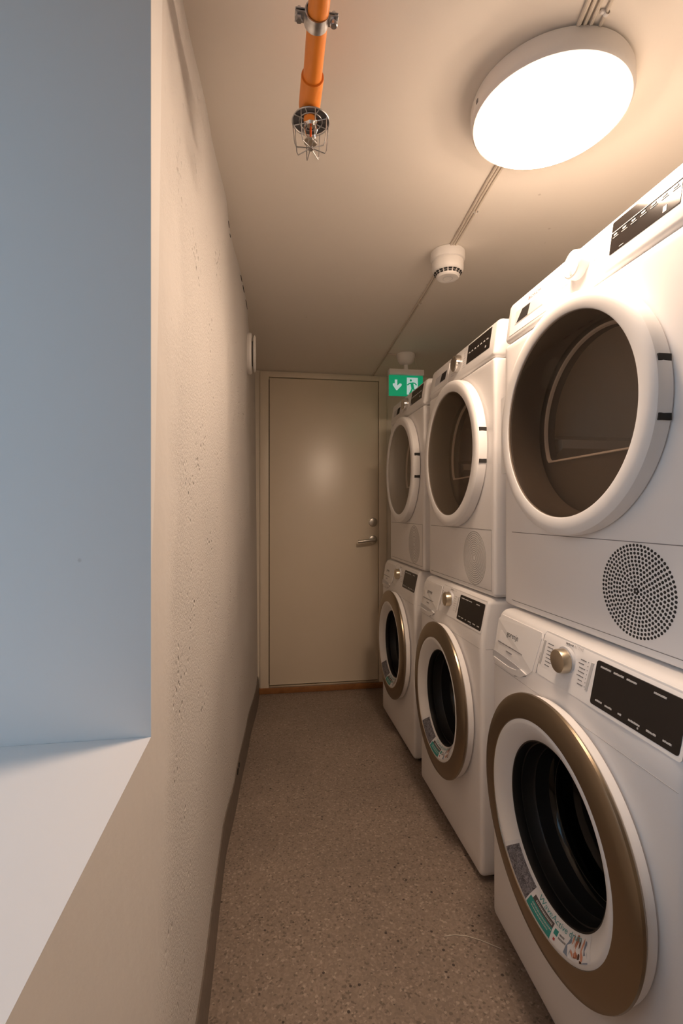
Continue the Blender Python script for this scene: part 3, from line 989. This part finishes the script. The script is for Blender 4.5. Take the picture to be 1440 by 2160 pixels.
    def sector(bm, a0_, a1_, r0, r1, t0=0.0, t1=0.0008, k=8):
        rs = [r0] + [x for x in (0.185, 0.198) if r0 < x < r1] + [r1]
        gridv = [[bm.verts.new(Q(a0_ + (a1_ - a0_) * i / k, r, t1)) for r in rs] for i in range(k + 1)]
        for i in range(k):
            for j in range(len(rs) - 1):
                bm.faces.new((gridv[i][j], gridv[i + 1][j], gridv[i + 1][j + 1], gridv[i][j + 1]))
    bm = bmesh.new()
    sector(bm, 222, 321, 0.1655, 0.2015, t1=0.0005, k=24)
    st = finish('sticker', bm, 'pic_white', dd, label='printed advertising sticker on the bezel')
    st.name = 'sticker'
    def sp(name, k_, bm, lab=None):
        # pieces of the print stay on the third level: children of the door like the sticker
        return finish(name, bm, k_, dd, smooth=30, label=lab)
    bm = bmesh.new()
    sector(bm, 224.5, 254, 0.1680, 0.2005)
    sp('sticker_photo', 'photo', bm, 'grey photo print on the sticker')
    bm = bmesh.new()
    sector(bm, 257, 279.5, 0.1755, 0.1835)
    sp('sticker_band', 'teal_dark', bm)
    bm = bmesh.new()
    sector(bm, 255, 279.5, 0.1835, 0.2010)
    sp('sticker_band', 'teal', bm, 'teal band of the sticker')
    bm = bmesh.new()
    for (r_, aa, ab) in ((0.1875, 258.5, 278.5), (0.1925, 258.5, 276)):
        a = aa
        while a < ab:
            d = rr.uniform(0.5, 1.1)
            sector(bm, a, a + d, r_ - 0.0011, r_ + 0.0011, t1=0.0011, k=1)
            a += d + 0.35
    a = 260
    while a < 277.5:
        d = rr.uniform(0.6, 1.0)
        sector(bm, a, a + d, 0.1782, 0.1812, t1=0.0011, k=1)
        a += d + 0.35
    sp('sticker_print', 'print_pale', bm)['kind'] = 'stuff'
    bm = bmesh.new()
    for (r_, aa, ab) in ((0.1815, 286.5, 291.5), (0.1862, 286.5, 293.5)):
        a = aa
        while a < ab:
            d = rr.uniform(0.4, 0.9)
            sector(bm, a, a + d, r_ - 0.0014, r_ + 0.0014, t1=0.0010, k=1)
            a += d + 0.25
    sp('sticker_print', 'print_grey', bm)['kind'] = 'stuff'
    bm = bmesh.new()
    sector(bm, 281.5, 285.3, 0.1790, 0.1870, t1=0.0010, k=3)
    sp('sticker_icon', 'teal', bm)
    bm = bmesh.new()
    sector(bm, 282.2, 284.0, 0.1915, 0.1955, t1=0.0010, k=2)
    sp('sticker_icon', 'print_red', bm)
    # clothes print
    for (k_, pts) in (
            ('pic_blue', [(293, 0.1980), (297, 0.2001), (299, 0.1916), (299, 0.1767), (297.5, 0.1724), (296, 0.1809), (294.5, 0.1866)]),
            ('pic_orange', [(299.3, 0.1916), (302.0, 0.1972), (302.5, 0.1823), (300.5, 0.1664), (299.5, 0.1738)]),
            ('pic_brown', [(302.6, 0.1972), (306.5, 0.1958), (307.5, 0.1795), (306, 0.1667), (304, 0.1660), (303, 0.1781)]),
            ('pic_orange', [(303.4, 0.1944), (305, 0.1951), (305.4, 0.1795), (304.4, 0.1710), (303.8, 0.1809)]),
            ('pic_dark', [(306.8, 0.1972), (309.0, 0.1958), (309.5, 0.1809), (308.3, 0.1688), (307.4, 0.1781)]),
            ('pic_orange', [(309.6, 0.2001), (312.2, 0.1972), (313.6, 0.1809), (313, 0.1684), (311.0, 0.1767), (310, 0.1852)]),
            ('pic_blue', [(311.8, 0.2011), (317.5, 0.2011), (317.2, 0.1894), (315.8, 0.1731), (314.5, 0.1724), (313.6, 0.1837)]),
            ('pic_dark', [(308.6, 0.2011), (311.5, 0.2011), (311.2, 0.1987), (309, 0.1972)])):
        bm = bmesh.new()
        bm.faces.new([bm.verts.new(Q(a, r_, 0.0011)) for a, r_ in pts])
        sp('sticker_figure', k_, bm)
    # curved words along the inner edge of the bezel
    bm = bmesh.new()
    rad = 0.1768
    word = 'WaveActive drum'
    vsx, fs = text_geo(word)
    x0, x1 = min(v[0] for v in vsx), max(v[0] for v in vsx)
    span = 49.0
    vv = []
    for x, y, _ in vsx:
        ang = 259.5 + (x - x0) / (x1 - x0) * span
        vv.append(bm.verts.new(Q(ang, 0.1742 - y * 0.0122, 0.0012)))
    for f in fs:
        try:
            bm.faces.new([vv[i] for i in f])
        except ValueError:
            pass
    # lift lettering slightly inside the white bezel
    finish('lettering', bm, 'teal_text', dd, smooth=0, label='teal curved lettering on the bezel')
    return t

def place_washer(xf, yl, phi, sx, label, first):
    # pivot given at the left front corner, the Empty stands at the middle of the front edge
    c_, s_ = math.cos(-PI / 2 + phi), math.sin(-PI / 2 + phi)
    washer((xf + 0.3 * sx * c_, yl + 0.3 * sx * s_, 0.0), phi, label, 'front loading washing machines', first).scale = (sx, 1, 1)
place_washer(0.616, 1.262, math.radians(-1.8), 1.075, 'nearest and largest white washing machine with a champagne door rim, right of the camera', True)
place_washer(0.636, 1.952, 0.0, 0.96, 'middle white washing machine with champagne door rim, between the two others', False)
place_washer(0.648, 2.672, 0.0, 0.99, 'farthest white washing machine with champagne door rim, beside the cream door', False)

# ---------------------------------------------------------------- ceiling lamp
LX, LY = 0.584, 0.942
lamp = thing('ceiling_lamp', 'large round lit ceiling lamp with a white rim above the nearest machines', 'lamp', (LX, LY, Hc))
bm = bmesh.new()
lathe(bm, [(0.0, -0.0005), (0.146, -0.0005), (0.1545, -0.004), (0.1575, -0.012), (0.1575, -0.034), (0.1560, -0.041), (0.1525, -0.0455), (0.1490, -0.0465), (0.1465, -0.045), (0.146, -0.030)], (0, 0, 0), 'z', 96)
finish('lamp_housing', bm, 'white_metal', lamp)
bm = bmesh.new()
lathe(bm, [(0.1462, -0.040), (0.1457, -0.0465), (0.1435, -0.0515), (0.137, -0.0555), (0.122, -0.0600), (0.098, -0.0635), (0.06, -0.0660), (0.0, -0.0670)], (0, 0, 0), 'z', 96)
finish('lamp_diffuser', bm, 'diffuser', lamp, label='glowing white diffuser')
bm = bmesh.new()
box(bm, -0.1585, -0.156, -0.004, 0.004, -0.034, -0.026, 0.0005, 1)
finish('clip', bm, 'print_grey', lamp, smooth=0)

# ---------------------------------------------------------------- smoke detector
sd = thing('smoke_detector', 'white round smoke detector on the ceiling beyond the lamp', 'smoke detector', (0.602, 1.560, Hc))
bm = bmesh.new()
lathe(bm, [(0.0, -0.0005), (0.054, -0.0005), (0.0565, -0.003), (0.0570, -0.022), (0.0545, -0.030), (0.0500, -0.033)], (0, 0, 0), 'z', 64)
finish('base', bm, 'white_metal', sd)
bm = bmesh.new()
lathe(bm, [(0.0495, -0.031), (0.0515, -0.036), (0.0515, -0.060), (0.0490, -0.0665), (0.0445, -0.0700), (0.0400, -0.0725), (0.0385, -0.082), (0.034, -0.0865), (0.022, -0.0880), (0.020, -0.0872), (0.0, -0.0872)], (0, 0, 0), 'z', 64)
finish('sensor_head', bm, 'white_metal', sd)
for i in range(18):
    a = 2 * PI * i / 18
    bm = bmesh.new()
    for (ra, za, rb, zb) in ((0.0462, -0.0697, 0.0412, -0.0729), (0.0402, -0.0737, 0.0392, -0.0785)):
        pts = []
        for (q, r_, z_) in ((-0.13, ra, za), (0.13, ra, za), (0.13, rb, zb), (-0.13, rb, zb)):
            pts.append(bm.verts.new(((r_ + 0.0006) * math.cos(a + q), (r_ + 0.0006) * math.sin(a + q), z_ - 0.0005)))
        bm.faces.new(pts)
    finish('vent_slot', bm, 'dark_slot', sd, smooth=0)
bm = bmesh.new()
lathe(bm, [(0.0150, -0.0880), (0.0165, -0.0880), (0.0165, -0.0870), (0.0150, -0.0870)], (0, 0, 0), 'z', 40, closed=True)
finish('test_button', bm, 'plastic_dim', sd)

# ---------------------------------------------------------------- exit sign
EX, EY = 0.762, 2.600
es = thing('exit_sign', 'green illuminated running-man exit sign hanging from the ceiling above the farthest dryer', 'sign', (EX, EY, Hc))
bm = bmesh.new()
lathe(bm, [(0.0, -0.0005), (0.049, -0.0005), (0.051, -0.006), (0.0505, -0.014), (0.0455, -0.035), (0.036, -0.050), (0.022, -0.058), (0.012, -0.060)], (0, 0, 0), 'z', 48)
finish('ceiling_rose', bm, 'white_metal', es)
bm = bmesh.new()
lathe(bm, [(0.012, -0.056), (0.011, -0.07), (0.013, -0.08), (0.013, -0.092), (0.0, -0.093)], (0, 0, 0), 'z', 20)
finish('stem', bm, 'white_metal', es)
bm = bmesh.new()
box(bm, -0.098, 0.098, -0.022, 0.022, -0.119, -0.088, 0.003)
finish('housing', bm, 'white_metal', es)
bm = bmesh.new()
box(bm, -0.0955, 0.0955, -0.006, 0.006, -0.231, -0.1185, 0.001)
pan = finish('sign_panel', bm, 'sign_green', es, smooth=0, label='glowing green panel')
E2 = lambda a, b, t: (-0.0955 + a * 0.191, -0.006 - t, -0.1185 - b * 0.1125)
bm = bmesh.new()
prism(bm, [(.165, .22), (.235, .22), (.235, .52), (.31, .40), (.365, .42), (.365, .50), (.235, .735), (.205, .735), (.105, .50), (.105, .42), (.16, .40), (.165, .48)][::-1], E2, 0, 0.0006)
finish('arrow', bm, 'sign_white', pan, smooth=0, label='white arrow pointing down')
bm = bmesh.new()
prism(bm, [(.52, .10), (.845, .10), (.845, .93), (.52, .93)], E2, 0, 0.0006)
finish('doorway_field', bm, 'sign_white', pan, smooth=0)
bm = bmesh.new()
hc = (0.635, 0.235)
prism(bm, [(hc[0] + 0.033 * math.cos(i * PI / 6), hc[1] + 0.056 * math.sin(i * PI / 6)) for i in range(12)], E2, 0, 0.0012)
def limb(*pp, w0=0.024):
    for (ax, ay), (bx, by) in zip(pp[:-1], pp[1:]):
        dx, dy = bx - ax, (by - ay) * 0.59
        d = math.hypot(dx, dy)
        nx, ny = -dy / d * w0, dx / d * w0 / 0.59
        prism(bm, [(ax + nx, ay + ny), (bx + nx, by + ny), (bx - nx, by - ny), (ax - nx, ay - ny)], E2, 0, 0.0012)
limb((0.665, 0.35), (0.695, 0.62), w0=0.042)
limb((0.66, 0.36), (0.585, 0.40), (0.53, 0.47), w0=0.017)
limb((0.68, 0.35), (0.76, 0.37), (0.81, 0.46), w0=0.017)
limb((0.685, 0.60), (0.655, 0.74), (0.60, 0.90), w0=0.024)
limb((0.705, 0.60), (0.745, 0.72), (0.80, 0.74), (0.82, 0.76), w0=0.022)
finish('running_figure', bm, 'sign_green', pan, smooth=0, label='green running figure')
bm = bmesh.new()
tube(bm, [(0.048, 0, -0.012), (0.056, -0.002, -0.05), (0.066, -0.003, -0.085), (0.069, -0.002, -0.10)], 0.0013, 6)
finish('wire', bm, 'cable', es)

# ---------------------------------------------------------------- ceiling cables
def cable(pts, r, label, group, clips=()):
    bm = bmesh.new()
    tube(bm, pts, r, 8)
    o = tag(finish('ceiling_cable', bm, 'cable'), label, 'cable', group)
    for (x, y, s) in clips:
        bm = bmesh.new()
        lathe(bm, [(r + 0.0022, -0.003), (r + 0.0022, 0.003)], (x, y, Hc - r - 0.0004), 'y', 12)
        box(bm, x - 0.011, x, y - 0.003, y + 0.003, Hc - 0.006, Hc - 0.0005, 0.001, 1)
        finish('cable_clip', bm, 'white_metal', o)
    return o
def zc(r):
    return Hc - r - 0.0002
r1 = 0.0035
def near_pt(y, off):
    return 0.545 + (y - 0.75) * 0.22 + off
for off, r_, lab in ((-0.006, 0.0042, 'leftmost of the four parallel cables running to the near side of the ceiling lamp'),
                     (0.005, 0.0035, 'second from left of the four cables running to the near side of the ceiling lamp'),
                     (0.016, 0.0035, 'third from left of the four cables running to the near side of the ceiling lamp'),
                     (0.034, 0.0032, 'rightmost of the four cables on the near side of the ceiling lamp, set slightly apart')):
    cable([(near_pt(y, off), y, zc(r_)) for y in (-0.6, 0.2, 0.62, 0.70, 0.78, 0.80)], r_, lab, 'cables near the ceiling lamp', ((near_pt(0.765, off), 0.765, 0),) if off > 0.03 else ())
for off, r_, lab in ((-0.0085, 0.0036, 'left one of the three cables between the ceiling lamp and the smoke detector'),
                     (0.0, 0.0034, 'middle one of the three cables between the ceiling lamp and the smoke detector'),
                     (0.0085, 0.0034, 'right one of the three cables between the ceiling lamp and the smoke detector')):
    cable([(0.576 + off, 1.09, zc(r_)), (0.580 + off, 1.2, zc(r_)), (0.592 + off * 0.95, 1.38, zc(r_)), (0.600 + off * 0.9, 1.507, zc(r_))], r_, lab, 'cables between lamp and smoke detector', ((0.590 + off, 1.33, 0),) if off > 0 else ())
for off, lab in ((-0.004, 'left one of the two cables running from the smoke detector to the door wall'),
                 (0.004, 'right one of the two cables running from the smoke detector to the door wall')):
    cable([(0.606 + off, 1.615, zc(r1)), (0.622 + off, 1.85, zc(r1)), (0.645 + off, 2.40, zc(r1)), (0.655 + off, 2.60, zc(r1)), (0.668 + off, 2.95, zc(r1)), (0.670 + off, Yb - 0.003, zc(r1))], r1, lab, 'cables running to the door wall', ((0.627 + off, 1.95, 0), (0.640 + off, 2.27, 0)) if off > 0 else ())
cable([(0.664, 2.604, zc(0.003)), (0.69, 2.603, zc(0.003)), (0.711, 2.602, zc(0.003))], 0.003, 'short branch cable leading sideways to the exit sign ceiling rose', 'branch cable')

# ---------------------------------------------------------------- sprinkler pipe
PX_, PZ_ = 0.083, 1.891
pipe = thing('sprinkler_pipe', 'orange plastic sprinkler pipe with caged sprinkler head below the ceiling', 'pipe', (0.083, 0.93, 1.891))
def rel(p):
    return (p[0] - 0.083, p[1] - 0.93, p[2] - 1.891)
bm = bmesh.new()
tube(bm, [(-0.015, -1.6 - 0.83, 0), (-0.006, -0.5, 0), (-0.003, -0.25, 0), (0.0, -0.052, 0)], 0.0167, 28, cap=True)
finish('pipe', bm, 'orange', pipe)
bm = bmesh.new()
lathe(bm, [(0.0168, -0.060), (0.0200, -0.060), (0.0205, -0.057), (0.0205, 0.002), (0.0195, 0.010), (0.016, 0.018), (0.008, 0.0225), (0.0, 0.0235)], (0, 0, 0), 'y', 36)
lathe(bm, [(0.0195, 0.0), (0.0195, -0.018), (0.0205, -0.022), (0.0150, -0.0225), (0.0148, -0.016)], (0.001, 0.004, 0), 'z', 32)
lathe(bm, [(0.012, -0.015), (0.012, -0.026), (0.006, -0.028), (0.0, -0.028)], (0.001, 0.004, 0), 'z', 24)
finish('elbow_fitting', bm, 'orange', pipe)
HX, HY = 0.003, 0.012
ZD = -0.025
# guard plate of wire and flat bars
bm = bmesh.new()
for (rr_, rad_) in ((0.0355, 0.0013), (0.022, 0.0010)):
    tube(bm, [(HX + rr_ * math.cos(a), HY + rr_ * math.sin(a), ZD) for a in [2 * PI * i / 36 for i in range(37)]], rad_, 6, cap=False)
for i in range(8):
    a = 2 * PI * (i + 0.5) / 8
    tube(bm, [(HX + 0.012 * math.cos(a), HY + 0.012 * math.sin(a), ZD), (HX + 0.0355 * math.cos(a), HY + 0.0355 * math.sin(a), ZD)], 0.0011, 6)
finish('guard_plate', bm, 'zinc', pipe)
bm = bmesh.new()
lathe(bm, [(0.0345, 0.0006), (0.0345, -0.0006), (0.014, -0.0006), (0.014, 0.0006)], (HX, HY, ZD + 0.0025), 'z', 36, closed=True)
finish('guard_disc', bm, 'zinc_dark', pipe, label='dark grey back disc of the guard')
for i in range(8):
    a = 2 * PI * (i + 0.2) / 8
    c_, s_ = math.cos(a), math.sin(a)
    bm = bmesh.new()
    tube(bm, [(HX + 0.0350 * c_, HY + 0.0350 * s_, ZD), (HX + 0.0345 * c_, HY + 0.0345 * s_, ZD - 0.020), (HX + 0.0315 * c_, HY + 0.0315 * s_, ZD - 0.048), (HX + 0.0285 * c_, HY + 0.0285 * s_, ZD - 0.0545), (HX + 0.015 * c_, HY + 0.015 * s_, ZD - 0.0525), (HX + 0.003 * c_, HY + 0.003 * s_, ZD - 0.0505)], 0.0010, 6)
    finish('guard_wire', bm, 'zinc', pipe)
bm = bmesh.new()
lathe(bm, [(0.0, 0.002), (0.005, 0.001), (0.005, -0.003), (0.0, -0.004)], (HX, HY, ZD - 0.0505), 'z', 12)
finish('guard_hub', bm, 'zinc', pipe)
bm = bmesh.new()
lathe(bm, [(0.0125, 0.012), (0.0125, 0.0), (0.0095, -0.003), (0.007, -0.008), (0.0, -0.008)], (HX, HY, ZD), 'z', 24)
for s_ in (-1, 1):
    tube(bm, [(HX + s_ * 0.0095, HY, ZD - 0.002), (HX + s_ * 0.0125, HY, ZD - 0.014), (HX + s_ * 0.009, HY, ZD - 0.028), (HX + s_ * 0.002, HY, ZD - 0.034)], 0.0017, 8)
lathe(bm, [(0.0, -0.032), (0.004, -0.033), (0.004, -0.037), (0.013, -0.038), (0.013, -0.0395), (0.0, -0.0395)], (HX, HY, ZD), 'z', 24)
finish('sprinkler_head', bm, 'chrome', pipe, label='chrome sprinkler frame with deflector')
bm = bmesh.new()
lathe(bm, [(0.0, -0.008), (0.0022, -0.010), (0.0022, -0.030), (0.0, -0.032)], (HX, HY, ZD), 'z', 12)
finish('glass_bulb', bm, 'amber', pipe, label='small red glass bulb')
# clamp
clp = thing('pipe_clamp', 'galvanised pipe clamp with two bolts holding the orange pipe', 'clamp', (0.0792, 0.766, 1.891))
bm = bmesh.new()
lathe(bm, [(0.0172, -0.0105), (0.0172, 0.0105), (0.0192, 0.0105), (0.0192, -0.0105)], (0, 0, 0), 'y', 40, closed=True)
finish('clamp_band', bm, 'zinc', clp)
for s_ in (-1, 1):
    bm = bmesh.new()
    box(bm, min(s_ * 0.018, s_ * 0.034), max(s_ * 0.018, s_ * 0.034), -0.0095, 0.0095, 0.0012, 0.0035, 0.0008, 1)
    box(bm, min(s_ * 0.018, s_ * 0.034), max(s_ * 0.018, s_ * 0.034), -0.0095, 0.0095, -0.0035, -0.0012, 0.0008, 1)
    finish('clamp_ear', bm, 'zinc', clp)
    bm = bmesh.new()
    lathe(bm, [(0.0, -0.0105), (0.0048, -0.0105), (0.0062, -0.0085), (0.0062, -0.0036), (0.003, -0.0034), (0.003, 0.012), (0.0, 0.013)], (s_ * 0.0275, 0, 0), 'z', 6 if s_ < 0 else 16)
    finish('bolt', bm, 'zinc', clp)
bm = bmesh.new()
lathe(bm, [(0.0, 0.0175), (0.007, 0.0175), (0.007, 0.028), (0.0045, 0.028), (0.0045, Hc - 1.891 - 0.0005), (0.0, Hc - 1.891 - 0.0005)], (0, 0, 0), 'z', 16)
finish('threaded_rod', bm, 'zinc', clp)

# ---------------------------------------------------------------- air valve on the left wall
vy, vz = 2.16, 1.800
vx = wall_x(vy, vz)
av = thing('air_valve', 'round white ventilation valve on the left wall near the door', 'air vent', (vx, vy, vz))
bm = bmesh.new()
lathe(bm, [(0.060, -0.012), (0.082, -0.004), (0.0865, 0.004), (0.0865, 0.013), (0.083, 0.018), (0.070, 0.018), (0.064, 0.010), (0.055, 0.0)], (0, 0, 0), 'x', 56)
finish('valve_rim', bm, 'white_metal', av)
bm = bmesh.new()
lathe(bm, [(0.0, 0.022), (0.066, 0.022), (0.076, 0.026), (0.078, 0.030), (0.072, 0.034), (0.0, 0.036)], (0, 0, 0), 'x', 56)
finish('valve_disc', bm, 'white_metal', av)
bm = bmesh.new()
lathe(bm, [(0.052, 0.004), (0.052, 0.023)], (0, 0, 0), 'x', 40)
finish('valve_throat', bm, 'dark_slot', av)

# ---------------------------------------------------------------- loose thread on the floor
bm = bmesh.new()
tp = [(0.462, 1.222), (0.490, 1.222), (0.520, 1.214), (0.550, 1.197), (0.575, 1.178), (0.592, 1.165)]
tube(bm, [(x, y, 0.0011) for x, y in tp], 0.0010, 5)
tag(finish('thread', bm, 'thread'), 'thin pale thread lying on the speckled floor by the nearest washing machine', 'thread')
